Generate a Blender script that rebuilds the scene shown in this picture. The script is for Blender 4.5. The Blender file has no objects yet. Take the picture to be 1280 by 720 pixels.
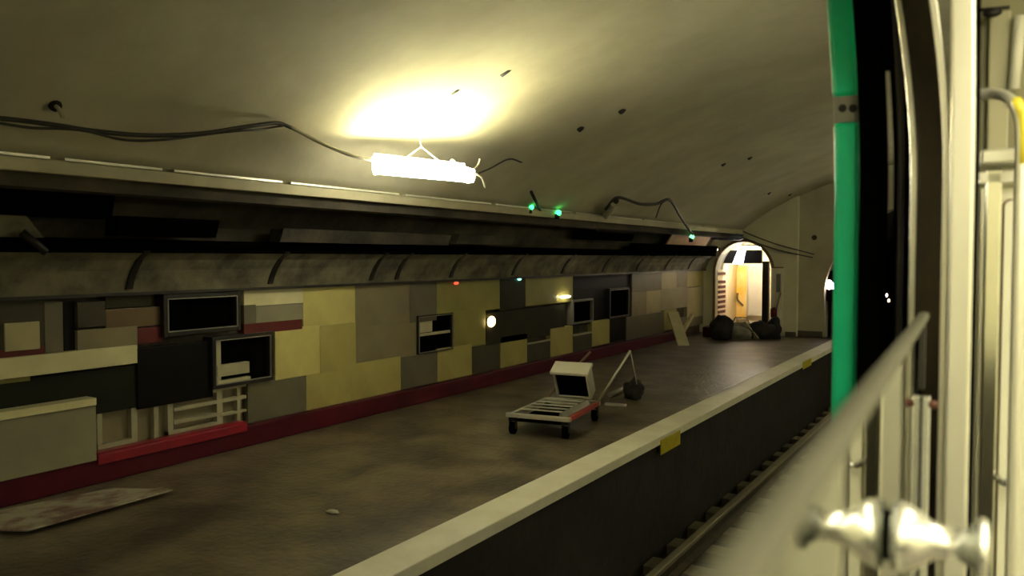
import bpy, bmesh, math, random
from mathutils import Vector, Matrix, noise
from mathutils.geometry import tessellate_polygon
random.seed(7)
SC = bpy.context.scene
COL = SC.collection

# ------------------------------------------------------------------ camera
FPX = 1000.0
EYE = Vector((0, 0, 1.7))
YAW, PITCH = math.radians(31.646), math.radians(2.177)
FW = Vector((-math.sin(YAW)*math.cos(PITCH), math.cos(YAW)*math.cos(PITCH), -math.sin(PITCH)))
RT = Vector((math.cos(YAW), math.sin(YAW), 0))
UP = RT.cross(FW)

def ray(x, y):
    return (FW*FPX + RT*(x-640) + UP*(360-y)).normalized()
def on_z(x, y, z=0.0):
    d = ray(x, y); return EYE + d*((z-EYE.z)/d.z)
def on_x(x, y, X):
    d = ray(x, y); return EYE + d*(X/d.x)
def on_y(x, y, Y):
    d = ray(x, y); return EYE + d*(Y/d.y)

cam = bpy.data.cameras.new('camera')
camo = bpy.data.objects.new('camera', cam); COL.objects.link(camo)
cam.sensor_width = 36; cam.lens = 36*FPX/1280
cam.clip_start = 0.02
camo.matrix_world = Matrix(((RT.x, UP.x, -FW.x, EYE.x), (RT.y, UP.y, -FW.y, EYE.y), (RT.z, UP.z, -FW.z, EYE.z), (0, 0, 0, 1)))
cam.dof.use_dof = True; cam.dof.focus_distance = 7.0; cam.dof.aperture_fstop = 3.2
SC.camera = camo
SC.view_settings.view_transform = 'Standard'
SC.view_settings.look = 'None'
SC.view_settings.exposure = 1.1
SC.view_settings.gamma = 1.0
SC.view_settings.use_curve_mapping = False
w = bpy.data.worlds.new('world'); SC.world = w; w.use_nodes = True
w.node_tree.nodes['Background'].inputs[0].default_value = (0, 0, 0, 1)
w.node_tree.nodes['Background'].inputs[1].default_value = 0.0

# ------------------------------------------------------------------ materials
def pm(name, c1, c2=None, scale=4.0, rough=0.6, metal=0.0, bump=0.0, bscale=None, lo=0.35, hi=0.65, spec=0.5, stretch=None):
    m = bpy.data.materials.new(name); m.use_nodes = True
    nt = m.node_tree; b = nt.nodes['Principled BSDF']
    b.inputs['Roughness'].default_value = rough
    b.inputs['Metallic'].default_value = metal
    b.inputs['Specular IOR Level'].default_value = spec
    if c2 is None: c2 = tuple(v*0.86 for v in c1)
    tc = nt.nodes.new('ShaderNodeTexCoord')
    src = tc.outputs['Object']
    if stretch:
        mp = nt.nodes.new('ShaderNodeMapping'); mp.inputs['Scale'].default_value = stretch
        nt.links.new(src, mp.inputs['Vector']); src = mp.outputs['Vector']
    n = nt.nodes.new('ShaderNodeTexNoise'); n.inputs['Scale'].default_value = scale
    n.inputs['Detail'].default_value = 6; n.inputs['Roughness'].default_value = 0.6
    nt.links.new(src, n.inputs['Vector'])
    r = nt.nodes.new('ShaderNodeValToRGB')
    r.color_ramp.elements[0].position = lo; r.color_ramp.elements[0].color = (*c1, 1)
    r.color_ramp.elements[1].position = hi; r.color_ramp.elements[1].color = (*c2, 1)
    nt.links.new(n.outputs['Fac'], r.inputs['Fac'])
    nt.links.new(r.outputs['Color'], b.inputs['Base Color'])
    if bump:
        n2 = nt.nodes.new('ShaderNodeTexNoise'); n2.inputs['Scale'].default_value = bscale or scale*4
        n2.inputs['Detail'].default_value = 8
        nt.links.new(tc.outputs['Object'], n2.inputs['Vector'])
        bp = nt.nodes.new('ShaderNodeBump'); bp.inputs['Strength'].default_value = bump
        bp.inputs['Distance'].default_value = 0.02
        nt.links.new(n2.outputs['Fac'], bp.inputs['Height'])
        nt.links.new(bp.outputs['Normal'], b.inputs['Normal'])
    return m
def em(name, col, strength):
    m = bpy.data.materials.new(name); m.use_nodes = True
    b = m.node_tree.nodes['Principled BSDF']
    b.inputs['Base Color'].default_value = (*[min(1, c) for c in col], 1)
    b.inputs['Emission Color'].default_value = (*col, 1)
    b.inputs['Emission Strength'].default_value = strength
    return m

WARM = (1.0, 0.88, 0.50)
M = {}
M['plaster'] = pm('plaster', (.66, .62, .44), (.54, .50, .34), 1.3, .9, bump=.12, bscale=14)
M['endplaster'] = pm('end_wall_plaster', (.68, .65, .47), (.60, .57, .40), 1.5, .9, bump=.12, bscale=12)
M['portal'] = pm('portal_shaded_plaster', (.44, .41, .29), (.36, .33, .23), 1.5, .9, bump=.15, bscale=12)  # plaster darkened to stand in for shading on the portal wall
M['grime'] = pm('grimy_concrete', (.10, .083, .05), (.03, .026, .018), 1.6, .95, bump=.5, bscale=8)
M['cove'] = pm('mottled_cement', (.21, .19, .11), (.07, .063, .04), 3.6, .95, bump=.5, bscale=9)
M['cornice'] = pm('cornice_paint', (.55, .51, .33), (.46, .42, .27), 3, .6)
M['lip'] = pm('bright_lip_metal', (.85, .82, .66), None, 4, .35, .3)
M['rawwall'] = pm('raw_wall', (.13, .11, .07), (.06, .05, .035), 2.5, .8, bump=.3)
M['asphalt'] = pm('asphalt', (.185, .150, .088), (.062, .048, .030), 1.9, .40, bump=.5, bscale=18, lo=.36, hi=.62)
M['nosing'] = pm('white_edge_tile', (.88, .86, .70), (.76, .73, .56), 3, .5, bump=.05)
M['redkerb'] = pm('red_kerb_paint', (.078, .0012, .010), (.05, .001, .0065), 3, .5, spec=.25)
M['redbright'] = pm('bright_red_paint', (.27, .005, .020), (.22, .0045, .016), 3, .34)
M['redrail'] = pm('red_rail_paint', (.42, .045, .03), None, 3, .4)
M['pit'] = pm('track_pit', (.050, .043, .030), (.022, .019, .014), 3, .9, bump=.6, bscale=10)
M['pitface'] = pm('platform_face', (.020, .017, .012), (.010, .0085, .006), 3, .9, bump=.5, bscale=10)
M['sleeper'] = pm('sleeper', (.24, .21, .14), (.15, .13, .085), 6, .85, bump=.3)
M['rail'] = pm('rail_steel', (.13, .11, .08), (.08, .07, .05), 8, .45, .7)
M['railhead'] = pm('rail_head_steel', (.42, .38, .28), None, 8, .35, .5)
M['black'] = pm('black_rubber', (.0016, .0016, .0016), (.0024, .0022, .002), 6, .6, spec=0)
M['darkmetal'] = pm('dark_metal', (.035, .03, .024), (.02, .018, .015), 6, .5, .5)
M['cable'] = pm('cable_sheath', (.035, .032, .024), None, 6, .5)
M['palecable'] = pm('pale_cable', (.62, .58, .42), None, 6, .5)
M['whitepaint'] = pm('white_paint', (.80, .77, .62), (.72, .69, .54), 5, .45)
M['palemetal'] = pm('pale_metal', (.66, .63, .52), (.55, .52, .42), 5, .35, .35)
M['greymetal'] = pm('grey_metal', (.30, .29, .24), (.23, .22, .18), 5, .4, .4)
M['brown'] = pm('brown_wood', (.26, .17, .09), (.18, .11, .06), 5, .6)
M['cream'] = pm('cream_paint', (.44, .41, .27), (.36, .33, .21), 5, .5)
M['plank'] = pm('pale_plank', (.60, .55, .36), (.50, .45, .29), 5, .7, stretch=(1, 1, .2))
M['board'] = pm('plaster_board', (.42, .38, .27), (.20, .12, .09), 5, .8, lo=.45, hi=.62)
M['yellowsign'] = pm('yellow_plate', (.62, .52, .03), (.52, .42, .02), 9, .5)
M['sack'] = pm('dark_sack', (.018, .016, .013), (.009, .008, .007), 5, .8, bump=.4)
M['sackgrey'] = pm('grey_sack', (.26, .24, .18), (.16, .15, .11), 5, .8, bump=.4)
M['corridor'] = pm('corridor_tile', (.85, .76, .60), (.78, .69, .52), 4, .4)
M['poster'] = pm('yellow_poster', (.85, .50, .07), (.85, .66, .30), 2.2, .5, lo=.4, hi=.6)
M['posterwhite'] = pm('pale_poster', (.62, .58, .50), (.72, .52, .24), 2.4, .5, lo=.52, hi=.66)
M['signblack'] = pm('sign_black', (.012, .013, .028), None, 4, .4)
M['orangeply'] = pm('orange_plywood', (.75, .42, .20), (.60, .32, .14), 4, .7)
M['blue'] = pm('blue_tarp', (.05, .07, .12), (.03, .04, .07), 6, .5)
M['ink'] = pm('dark_ink', (.10, .08, .05), None, 4, .6)
# carriage
M['green'] = pm('green_paint', (.016, .74, .36), (.014, .68, .33), 5, .28)
M['stain'] = pm('stainless_steel', (.78, .76, .64), (.71, .69, .57), 6, .34, .6, stretch=(1, 1, .15))
M['mirrorsteel'] = pm('polished_steel', (.62, .61, .52), None, 6, .14, 1.0)
M['railtrim'] = pm('satin_rail', (.11, .106, .074), (.09, .086, .06), 5, .6, 0, spec=.12)
M['chrome'] = pm('polished_chrome', (.96, .95, .88), None, 6, .24, .85)
M['brownglass'] = pm('dark_bronze_trim', (.07, .055, .038), (.018, .015, .011), 5, .25, .7, stretch=(1, 1, .3))
M['carcream'] = pm('carriage_cream', (.82, .80, .62), (.78, .76, .58), 3, .45)
M['carbeige'] = pm('carriage_beige', (.26, .235, .125), (.23, .21, .11), 3, .5)
M['carbeigelight'] = pm('carriage_beige_light', (.46, .43, .27), (.42, .39, .24), 3, .5)
M['carlight'] = em('carriage_light', (1.0, .94, .70), 9.5)
M['caryellow'] = pm('handle_yellow', (.85, .72, .05), None, 4, .35)
M['blockbrown'] = pm('dark_block_brown', (.016, .012, .007), None, 6, .7)
M['carfloor'] = pm('carriage_floor', (.16, .14, .11), None, 8, .6)
M['rust'] = pm('rust_red', (.10, .03, .015), None, 8, .6)
M['tube'] = em('lamp_tube', (.97, .94, .63), 115.0)
M['tubefill'] = em('fill_lamp_tube', (.97, .94, .63), 185.0)
M['worklamp'] = em('work_lamp_bulb', (1.0, .80, .50), 3.0)
M['diff'] = em('lamp_diffuser', (1.0, .95, .72), 14.0)
M['signlight'] = em('sign_light', (.86, .90, 1.0), 5.0)
M['corrlight'] = em('corridor_light', (1.0, .86, .62), 165.0)
M['greenled'] = em('green_led', (.04, 1.0, .20), 2.6)
M['greenled2'] = em('green_led_bright', (.12, 1.0, .25), 2.2)
M['cyanglow'] = em('cyan_glow', (.15, 1.0, .7), 4.0)
M['amber'] = em('amber_glow', (1.0, .74, .30), 4.0)
M['whiteglow'] = em('small_white_glow', (1.0, .88, .62), 7.0)
M['redglow'] = em('red_glow', (1.0, .12, .05), .6)
M['signal'] = em('signal_white', (1.0, .80, .72), 14.0)
M['signal2'] = em('signal_violet', (.72, .50, 1.0), 8.0)

def glass():
    m = bpy.data.materials.new('window_glass'); m.use_nodes = True
    nt = m.node_tree; nt.nodes.clear()
    out = nt.nodes.new('ShaderNodeOutputMaterial'); mix = nt.nodes.new('ShaderNodeMixShader')
    fr = nt.nodes.new('ShaderNodeFresnel'); fr.inputs['IOR'].default_value = 1.75
    tr = nt.nodes.new('ShaderNodeBsdfTransparent'); tr.inputs[0].default_value = (.80, .86, .80, 1)
    gl = nt.nodes.new('ShaderNodeBsdfGlossy'); gl.inputs['Roughness'].default_value = .015
    gl.inputs['Color'].default_value = (.97, .98, .93, 1)
    nt.links.new(fr.outputs[0], mix.inputs[0]); nt.links.new(tr.outputs[0], mix.inputs[1])
    nt.links.new(gl.outputs[0], mix.inputs[2]); nt.links.new(mix.outputs[0], out.inputs[0])
    return m
M['glass'] = glass()

# ------------------------------------------------------------------ mesh building
class MB:
    def __init__(s): s.bm = bmesh.new()
    def hexa(s, p):
        v = [s.bm.verts.new(q) for q in p]
        for f in ((0,3,2,1), (4,5,6,7), (0,1,5,4), (1,2,6,5), (2,3,7,6), (3,0,4,7)): s.bm.faces.new([v[i] for i in f])
        return s
    def box(s, x0, x1, y0, y1, z0, z1):
        x0, x1 = sorted((x0, x1)); y0, y1 = sorted((y0, y1)); z0, z1 = sorted((z0, z1))
        return s.hexa([(x0,y0,z0), (x1,y0,z0), (x1,y1,z0), (x0,y1,z0), (x0,y0,z1), (x1,y0,z1), (x1,y1,z1), (x0,y1,z1)])
    def obox(s, mat, x0, x1, y0, y1, z0, z1):
        return s.hexa([mat @ Vector(q) for q in [(x0,y0,z0), (x1,y0,z0), (x1,y1,z0), (x0,y1,z0), (x0,y0,z1), (x1,y0,z1), (x1,y1,z1), (x0,y1,z1)]])
    def tube(s, pts, r, seg=10):
        pts = [Vector(p) for p in pts]; rs = r if isinstance(r, (list, tuple)) else [r]*len(pts)
        rings = []; ref = None
        for i, p in enumerate(pts):
            t = (pts[min(i+1, len(pts)-1)] - pts[max(i-1, 0)]).normalized()
            if ref is None: ref = Vector((0, 0, 1)) if abs(t.z) < .9 else Vector((1, 0, 0))
            a = (ref - t*ref.dot(t)).normalized(); ref = a; b = t.cross(a)
            rings.append([s.bm.verts.new(p + (a*math.cos(2*math.pi*k/seg) + b*math.sin(2*math.pi*k/seg))*rs[i]) for k in range(seg)])
        for A, B in zip(rings, rings[1:]):
            for k in range(seg):
                f = s.bm.faces.new((A[k], A[(k+1) % seg], B[(k+1) % seg], B[k])); f.smooth = True
        s.bm.faces.new(rings[0][::-1]); s.bm.faces.new(rings[-1])
        return s
    def prism_y(s, poly, y0, y1):            # (x, z) outline swept along y
        n = len(poly)
        A = [s.bm.verts.new((x, y0, z)) for x, z in poly]; B = [s.bm.verts.new((x, y1, z)) for x, z in poly]
        s.bm.faces.new(A); s.bm.faces.new(B[::-1])
        for k in range(n): s.bm.faces.new((A[k], B[k], B[(k+1) % n], A[(k+1) % n]))
        return s
    def holed_y(s, outer, hole, y0, y1):     # wall (x, z) with a hole, between y0 and y1
        loops = [[Vector((x, z, 0)) for x, z in outer], [Vector((x, z, 0)) for x, z in hole]]
        flat = [p for l in loops for p in l]; tris = tessellate_polygon(loops)
        A = [s.bm.verts.new((p.x, y0, p.y)) for p in flat]; B = [s.bm.verts.new((p.x, y1, p.y)) for p in flat]
        for t in tris:
            s.bm.faces.new([A[i] for i in t]); s.bm.faces.new([B[i] for i in t][::-1])
        o = 0
        for l in loops:
            n = len(l)
            for k in range(n): s.bm.faces.new((A[o+k], A[o+(k+1) % n], B[o+(k+1) % n], B[o+k]))
            o += n
        return s
    def shell(s, prof, y0, y1, th, centre, ny=1):   # curved sheet along y with thickness outward from centre
        cx, cz = centre
        def out(p):
            d = Vector((p[0]-cx, p[1]-cz)).normalized(); return (p[0]+d.x*th, p[1]+d.y*th)
        op = [out(p) for p in prof]; g = []
        for j in range(ny+1):
            y = y0 + (y1-y0)*j/ny
            g.append(([s.bm.verts.new((x, y, z)) for x, z in prof], [s.bm.verts.new((x, y, z)) for x, z in op]))
        n = len(prof)
        for (a, b), (c, d) in zip(g, g[1:]):
            for k in range(n-1):
                f = s.bm.faces.new((a[k], a[k+1], c[k+1], c[k])); f.smooth = True
                s.bm.faces.new((b[k], d[k], d[k+1], b[k+1]))
            s.bm.faces.new((a[0], c[0], d[0], b[0])); s.bm.faces.new((a[-1], b[-1], d[-1], c[-1]))
        for (a, b) in (g[0], g[-1]):
            for k in range(n-1): s.bm.faces.new((a[k], b[k], b[k+1], a[k+1]))
        return s
    def sphere(s, c, r, sx=1, sy=1, sz=1, sub=2):
        res = bmesh.ops.create_icosphere(s.bm, subdivisions=sub, radius=1)
        for v in res['verts']: v.co = Vector((c[0]+v.co.x*r*sx, c[1]+v.co.y*r*sy, c[2]+v.co.z*r*sz))
        for f in s.bm.faces: f.smooth = True
        return s
    def lump(s, c, sx, sy, sz, seed=0, amt=.25):   # soft sack resting on z = c.z
        res = bmesh.ops.create_icosphere(s.bm, subdivisions=3, radius=1)
        for v in res['verts']:
            k = 1 + amt*1.5*noise.noise(v.co*1.9 + Vector((seed*3.1, seed, 0))) + .22*noise.noise(v.co*5 + Vector((seed, 0, 2)))
            q = v.co*k; q.z = max(q.z, -.62)
            v.co = Vector((c[0]+q.x*sx, c[1]+q.y*sy, c[2]+(q.z+.62)*sz/1.62))
        for f in s.bm.faces: f.smooth = True
        return s
    def build(s, name, mat, parent=None, off=None, bevel=0.0, recentre=False):
        bm = s.bm; bmesh.ops.recalc_face_normals(bm, faces=bm.faces)
        loc = Vector((0, 0, 0))
        if off is not None:
            bmesh.ops.translate(bm, verts=bm.verts, vec=-Vector(off))
        elif parent is None and recentre:
            xs = [v.co for v in bm.verts]
            loc = Vector(((min(p.x for p in xs)+max(p.x for p in xs))/2, (min(p.y for p in xs)+max(p.y for p in xs))/2, min(p.z for p in xs)))
            bmesh.ops.translate(bm, verts=bm.verts, vec=-loc)
        me = bpy.data.meshes.new(name); bm.to_mesh(me); bm.free()
        o = bpy.data.objects.new(name, me); COL.objects.link(o); me.materials.append(M[mat] if isinstance(mat, str) else mat)
        o.location = loc
        if parent is not None: o.parent = parent
        if bevel:
            b = o.modifiers.new('bevel', 'BEVEL'); b.width = bevel; b.segments = 2; b.limit_method = 'ANGLE'; b.angle_limit = math.radians(40)
        return o

def tag(o, label=None, cat=None, group=None, kind=None):
    if label: o['label'] = label
    if cat: o['category'] = cat
    if group: o['group'] = group
    if kind: o['kind'] = kind
    return o
def struct(name, mb, mat, parent=None, label=None, bevel=0.0):
    o = mb.build(name, mat, parent, bevel=bevel)
    if parent is None: o['kind'] = 'structure'
    if label: o['label'] = label
    return o
def solo(name, mb, mat, label, cat, group=None, bevel=0.0):
    return tag(mb.build(name, mat, recentre=True, bevel=bevel), label, cat, group)
def thing(name, loc, label, cat, group=None, rz=0.0):
    o = bpy.data.objects.new(name, None); COL.objects.link(o); o.location = loc; o.rotation_euler = (0, 0, rz)
    o.empty_display_size = .1
    return tag(o, label, cat, group)
def copy_tree(o, parent=None):
    c = o.copy(); COL.objects.link(c)
    if parent is not None: c.parent = parent
    for ch in list(o.children): copy_tree(ch, c)
    return c
def spline(pts, n=8):
    pts = [Vector(p) for p in pts]; P = [pts[0]*2-pts[1]] + pts + [pts[-1]*2-pts[-2]]; out = []
    for i in range(1, len(P)-2):
        for k in range(n):
            t = k/n; a, b, c, d = P[i-1:i+3]
            out.append(.5*((2*b) + (c-a)*t + (2*a-5*b+4*c-d)*t*t + (3*b-3*c+d-a)*t**3))
    out.append(pts[-1]); return out

# ------------------------------------------------------------------ the station shell
VX, VA, VB = -0.3, 5.93, 3.74                 # the vault: centre, half width, height
def vault_pt(t, s=1.0): return (VX + VA*s*math.cos(t), VB*s*math.sin(t))
def on_vault(x, y, s=1.0):
    d = ray(x, y); o = EYE - Vector((VX, 0, 0)); A, B = VA*s, VB*s
    qa = (d.x/A)**2 + (d.z/B)**2; qb = 2*(o.x*d.x/A**2 + o.z*d.z/B**2); qc = (o.x/A)**2 + (o.z/B)**2 - 1
    return EYE + d*((-qb + math.sqrt(qb*qb-4*qa*qc))/(2*qa))
YB, YE = -5.0, 17.8
t0 = math.asin(2.29/VB)
prof = [vault_pt(math.pi - t0 - (math.pi-2*t0)*k/64) for k in range(65)]
struct('ceiling', MB().shell(prof, YB, YE+.6, .3, (VX, 0), 12), 'plaster')
struct('floor', MB().box(-6.3, -3.03, YB, YE, -1.3, 0), 'asphalt')
edge = MB(); edge.box(-3.03, -2.75, YB, YE+.2, -.075, .004)
struct('trim_1', edge, 'nosing', bevel=.006)
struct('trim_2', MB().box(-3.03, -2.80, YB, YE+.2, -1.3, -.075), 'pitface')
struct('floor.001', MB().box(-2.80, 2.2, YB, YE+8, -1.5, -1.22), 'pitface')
struct('floor.002', MB().box(2.2, 5.7, YB, YE, -1.3, 0), 'asphalt')
struct('wall_right', MB().box(5.25, 5.6, YB, YE, 0, 2.5), 'plaster')
struct('wall_back', MB().box(-6.4, 5.8, YB-.3, YB, -1.5, 4.2), 'endplaster')
WX = -5.85                                    # front plane of the wall cladding
wl = MB(); wl.box(-6.35, -5.93, YB, YE, 0, 1.45)
wl.prism_y([(-6.35, 1.45), (-5.93, 1.45), (-5.86, 1.72), (-5.74, 1.95), (-5.52, 2.22), (-5.40, 2.42), (-6.35, 2.42)], YB, YE)
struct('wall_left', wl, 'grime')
# ribbed cement cove over the cladding
cove = [(-5.92, 1.425), (-5.80, 1.425), (-5.79, 1.46), (-5.765, 1.52), (-5.72, 1.60), (-5.65, 1.68), (-5.56, 1.735), (-5.56, 1.755), (-5.90, 1.755)]
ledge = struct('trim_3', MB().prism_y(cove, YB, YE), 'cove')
for i, y in enumerate([2.3, 3.72, 5.12, 6.5, 6.92, 7.95, 9.4, 10.85, 12.3, 13.75, 15.2, 16.6]):
    r = MB()
    rp = [(-5.80, 1.455), (-5.775, 1.455), (-5.745, 1.53), (-5.70, 1.605), (-5.635, 1.685), (-5.54, 1.745), (-5.55, 1.752), (-5.64, 1.72), (-5.74, 1.62)]
    o = r.prism_y(rp, y-.028, y+.028).build('rib', 'darkmetal', ledge)
lip = MB().box(-5.94, -5.785, YB, YE, 1.405, 1.43).build('bottom_strip', 'darkmetal', ledge)
MB().box(-5.62, -5.553, YB, YE, 1.735, 1.762).build('top_strip', 'black', ledge)  # black strip stands in for the shadow line on the cove lip
MB().tube([(-5.66, YB, 1.80), (-5.66, YE, 1.80)], .04, 8).build('pipe', 'black', ledge)
# cornice along the foot of the vault
cor = struct('trim_4', MB().prism_y([(-4.96, 2.215), (-4.945, 2.29), (-4.99, 2.31), (-5.5, 2.31), (-5.5, 2.25), (-5.02, 2.215)], YB, YE-.0), 'cornice')
gaps = [2.2, 2.72, 3.48, 4.55, 6.0, 7.6, 9.6, 12.0, 15.0]
for a, b in zip([0.5]+gaps, gaps+[17.7]):
    MB().box(-4.965, -4.93, a+.045, b-.045, 2.296, 2.312).build('lip_strip', 'lip', cor)
MB().box(-5.30, -5.06, YB, YE, 2.13, 2.22).build('duct', 'grime', cor)

# end wall of the platform with its arched passage
def arch(xl, xr, zs, zt, n=18, z0=0.0):
    cx, rx = (xl+xr)/2, (xr-xl)/2
    return [(xl, z0)] + [(cx - rx*math.cos(math.pi*k/n), zs + (zt-zs)*math.sin(math.pi*k/n)) for k in range(n+1)] + [(xr, z0)]
AX0, AX1 = -5.57, -4.32
hole = arch(AX0, AX1, 1.36, 2.05, z0=.001)
struct('wall_front', MB().holed_y([(-6.4, 0), (-6.4, 3.2), (-3.8, 3.2), (-3.8, 0)], hole, YE, YE+.35), 'endplaster')
# brown arch trim
o1 = arch(AX0-.05, AX1+.06, 1.36, 2.11)
tr = MB(); rim = arch(AX0+.0, AX1+.0, 1.36, 2.05)
n = len(rim)
A = [tr.bm.verts.new((x, YE-.03, z)) for x, z in rim]; B = [tr.bm.verts.new((x, YE-.03, z)) for x, z in o1]
A2 = [tr.bm.verts.new((x, YE+.02, z)) for x, z in rim]; B2 = [tr.bm.verts.new((x, YE+.02, z)) for x, z in o1]
for k in range(n-1):
    tr.bm.faces.new((A[k], A[k+1], B[k+1], B[k])); tr.bm.faces.new((A2[k], A2[k+1], B2[k+1], B2[k]))
    tr.bm.faces.new((A[k], A[k+1], A2[k+1], A2[k])); tr.bm.faces.new((B[k], B[k+1], B2[k+1], B2[k]))
struct('trim_5', tr, 'brown')
# passage behind the arch
CY = 19.6
pas = arch(AX0-.02, AX1+.02, 1.36, 2.07, z0=0)
struct('wall_passage', MB().shell(pas, YE+.34, CY, .12, (-4.95, .9)), 'corridor')
struct('wall_passage_end', MB().box(AX0-.3, AX1+.3, CY, CY+.12, 0, 2.4), 'corridor')
struct('floor.003', MB().box(AX0-.3, -3.0, YE, CY+.1, -.2, 0), 'asphalt')
# portal wall with the tunnel mouth, set a little back
outer = [(-4.2, -1.3), (-4.2, 3.4)] + [(-4.2+8.8*k/12, 4.25) for k in range(13)] + [(5.6, 3.4), (5.6, -1.3)]
TX, TA, TZ, TB = -0.3, 2.98, .9, 2.17
th = [(TX - TA*.97, -1.25), (TX-TA*.985, 0)] + [(TX - TA*math.cos(math.pi*k/40), TZ + TB*math.sin(math.pi*k/40)) for k in range(41)] + [(TX+TA*.985, 0), (TX+TA*.97, -1.25)]
struct('wall_front.001', MB().holed_y(outer, th, YE+.2, YE+.6), 'portal')
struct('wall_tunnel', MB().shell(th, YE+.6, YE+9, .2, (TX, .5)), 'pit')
struct('wall_tunnel_end', MB().box(-3.8, 3.2, YE+9, YE+9.2, -1.5, 3.4), 'black')
struct('baseboard_front', MB().box(AX1+.3, -3.8, YE-.025, YE+.01, 0, .10), 'rawwall')
struct('baseboard_front.001', MB().box(-3.8, -3.3, YE+.17, YE+.21, 0, .12), 'rawwall')
struct('floor.004', MB().box(-3.8, -3.03, YE, YE+.3, -1.3, 0), 'asphalt')

# red kerb along the wall foot
struct('baseboard_left', MB().box(-5.94, -5.765, YB, 16.6, 0, .185), 'redkerb', bevel=.012)
a = on_x(122, 578, -5.76); b = on_x(308, 537, -5.76)
solo('kerb_cover', MB().prism_y([(-5.86, .187), (-5.86, .235), (-5.77, .235), (-5.745, .22), (-5.745, .145), (-5.763, .145), (-5.763, .187)], a.y, b.y), 'redbright',
     'brighter red raised kerb cover at the wall foot below the exposed cream framing', 'kerb cover', bevel=.006)

# ------------------------------------------------------------------ wall cladding
PC = {}
def pmat(key, c, rough=.38):
    if key not in PC: PC[key] = pm('enamel_'+key, c, tuple(v*.80 for v in c), 2.2, rough, spec=.06 if max(c) < .09 else .3)
    return PC[key]
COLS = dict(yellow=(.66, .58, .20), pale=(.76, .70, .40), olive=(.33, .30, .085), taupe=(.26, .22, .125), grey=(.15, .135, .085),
            beige=(.42, .37, .21), dark=(.045, .040, .026), black=(.008, .008, .007), brown=(.155, .105, .05), maroon=(.13, .022, .02),
            greenblack=(.022, .024, .017), greige=(.30, .28, .18), dkgrey=(.085, .075, .05), straw=(.46, .40, .13))
pcount = [0]
def panel(x0, x1, yt, yb, col, label, proud=0.0, name='wall_panel', cat='wall panel', group='cladding panels on the platform wall'):
    pcount[0] += 1
    X = WX + proud + .0012*(pcount[0] % 7)
    xm, ym = (x0+x1)/2, (yt+yb)/2
    Ya, Yb = on_x(x0, ym, X).y, on_x(x1, ym, X).y
    zt, zb = on_x(xm, yt, X).z, on_x(xm, yb, X).z
    if x0 == -60: Ya -= .9          # the cladding runs on past the left edge of the view
    zt = min(zt, 1.402); zb = max(zb, .187)
    mb = MB().box(-5.928, X, Ya, Yb, zb, zt)
    return solo(name, mb, pmat(col, COLS[col]), label, cat, group, bevel=.003)

panel(-60, 55, 375, 438, 'dkgrey', 'dark brownish panel at the far left of the upper row, under the cove')
panel(6, 50, 403, 438, 'beige', 'small yellowish beige square panel fixed on a darker panel at the far left', .012)
panel(-60, 56, 438, 453, 'maroon', 'dull maroon strip panel at the far left above the pale band')
panel(56, 79, 377, 440, 'grey', 'narrow grey upright panel left of the black vertical slot')
panel(80, 96, 377, 442, 'black', 'black narrow upright slot panel between two grey panels at the upper left', -.04)
panel(97, 132, 377, 409, 'dkgrey', 'dark grey panel right of the black vertical slot')
panel(132, 189, 367, 384, 'dark', 'thin dark strip panel under the cove, above a brown panel')
panel(132, 204, 385, 409, 'brown', 'brown panel left of the big black framed niche')
panel(97, 172, 410, 441, 'taupe', 'taupe panel just above the right part of the pale band at the left')
panel(172, 203, 409, 429, 'maroon', 'small dark maroon panel at the lower left corner of the black framed niche')
panel(-60, 172, 443, 468, 'pale', 'long pale band painted as reflected light across the left end of the wall above a dark slab', .035, 'pale_light_band', 'light band', 'painted light bands at the left end')  # pale colour stands in for bright reflections on the wall
panel(-60, 38, 469, 482, 'olive', 'thin olive strip panel under the pale band at the far left edge', -.01)
panel(-60, 172, 470, 529, 'greenblack', 'long greenish black slab panel between pale band and pale block at the left', -.015)
panel(172, 266, 431, 504, 'black', 'large plain black panel below the black framed niche', .01)
panel(-60, 121, 518, 612, 'greige', 'big pale grey block projecting from the wall at the bottom left', .10, 'wall_block', 'block', 'pale blocks at the wall foot')
panel(-60, 121, 511, 521, 'pale', 'bright pale strip painted as the lit top of the big pale grey block', .115, 'lit_edge_strip', 'lit edge strip', 'painted lit edges at the left end')  # pale strip stands in for light on the block's top edge
# centre, upper row
panel(305, 379, 357, 381, 'pale', 'pale yellow painted reflection under the cove, right of the black framed niche')  # tones from here to the red strip imitate a reflection across one panel
panel(320, 379, 381, 403, 'greige', 'greyish beige painted reflection directly above the dull red strip')
panel(305, 320, 381, 405, 'grey', 'tiny grey panel at the left end above the dull red strip')
panel(305, 378, 402, 415, 'maroon', 'dull red horizontal strip painted as a reflection between pale ones, left of the bright yellow one')
panel(379, 444, 353, 409, 'yellow', 'bright yellow panel of the upper row, second from the black framed niche')
panel(444, 512, 352, 406, 'taupe', 'taupe panel right of the bright yellow upper panel')
panel(512, 546, 350, 402, 'grey', 'dark grey panel between the taupe panel and the big olive panel')
panel(546, 625, 347, 390, 'olive', 'big olive panel of the upper row with a faint red light on it')
panel(567, 607, 387, 434, 'olive', 'olive upright panel just left of the glowing amber spot')
# centre, middle row
panel(344, 400, 409, 471, 'yellow', 'yellow panel of the middle row, right of the small glazed niche')
panel(400, 445, 405, 463, 'straw', 'straw yellow panel of the middle row, second from the small glazed niche')
panel(445, 525, 404, 452, 'taupe', 'wide taupe panel in the middle row, left of the dark screen box')
panel(525, 567, 440, 448, 'dkgrey', 'thin dark strip panel under the dark screen box')
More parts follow.
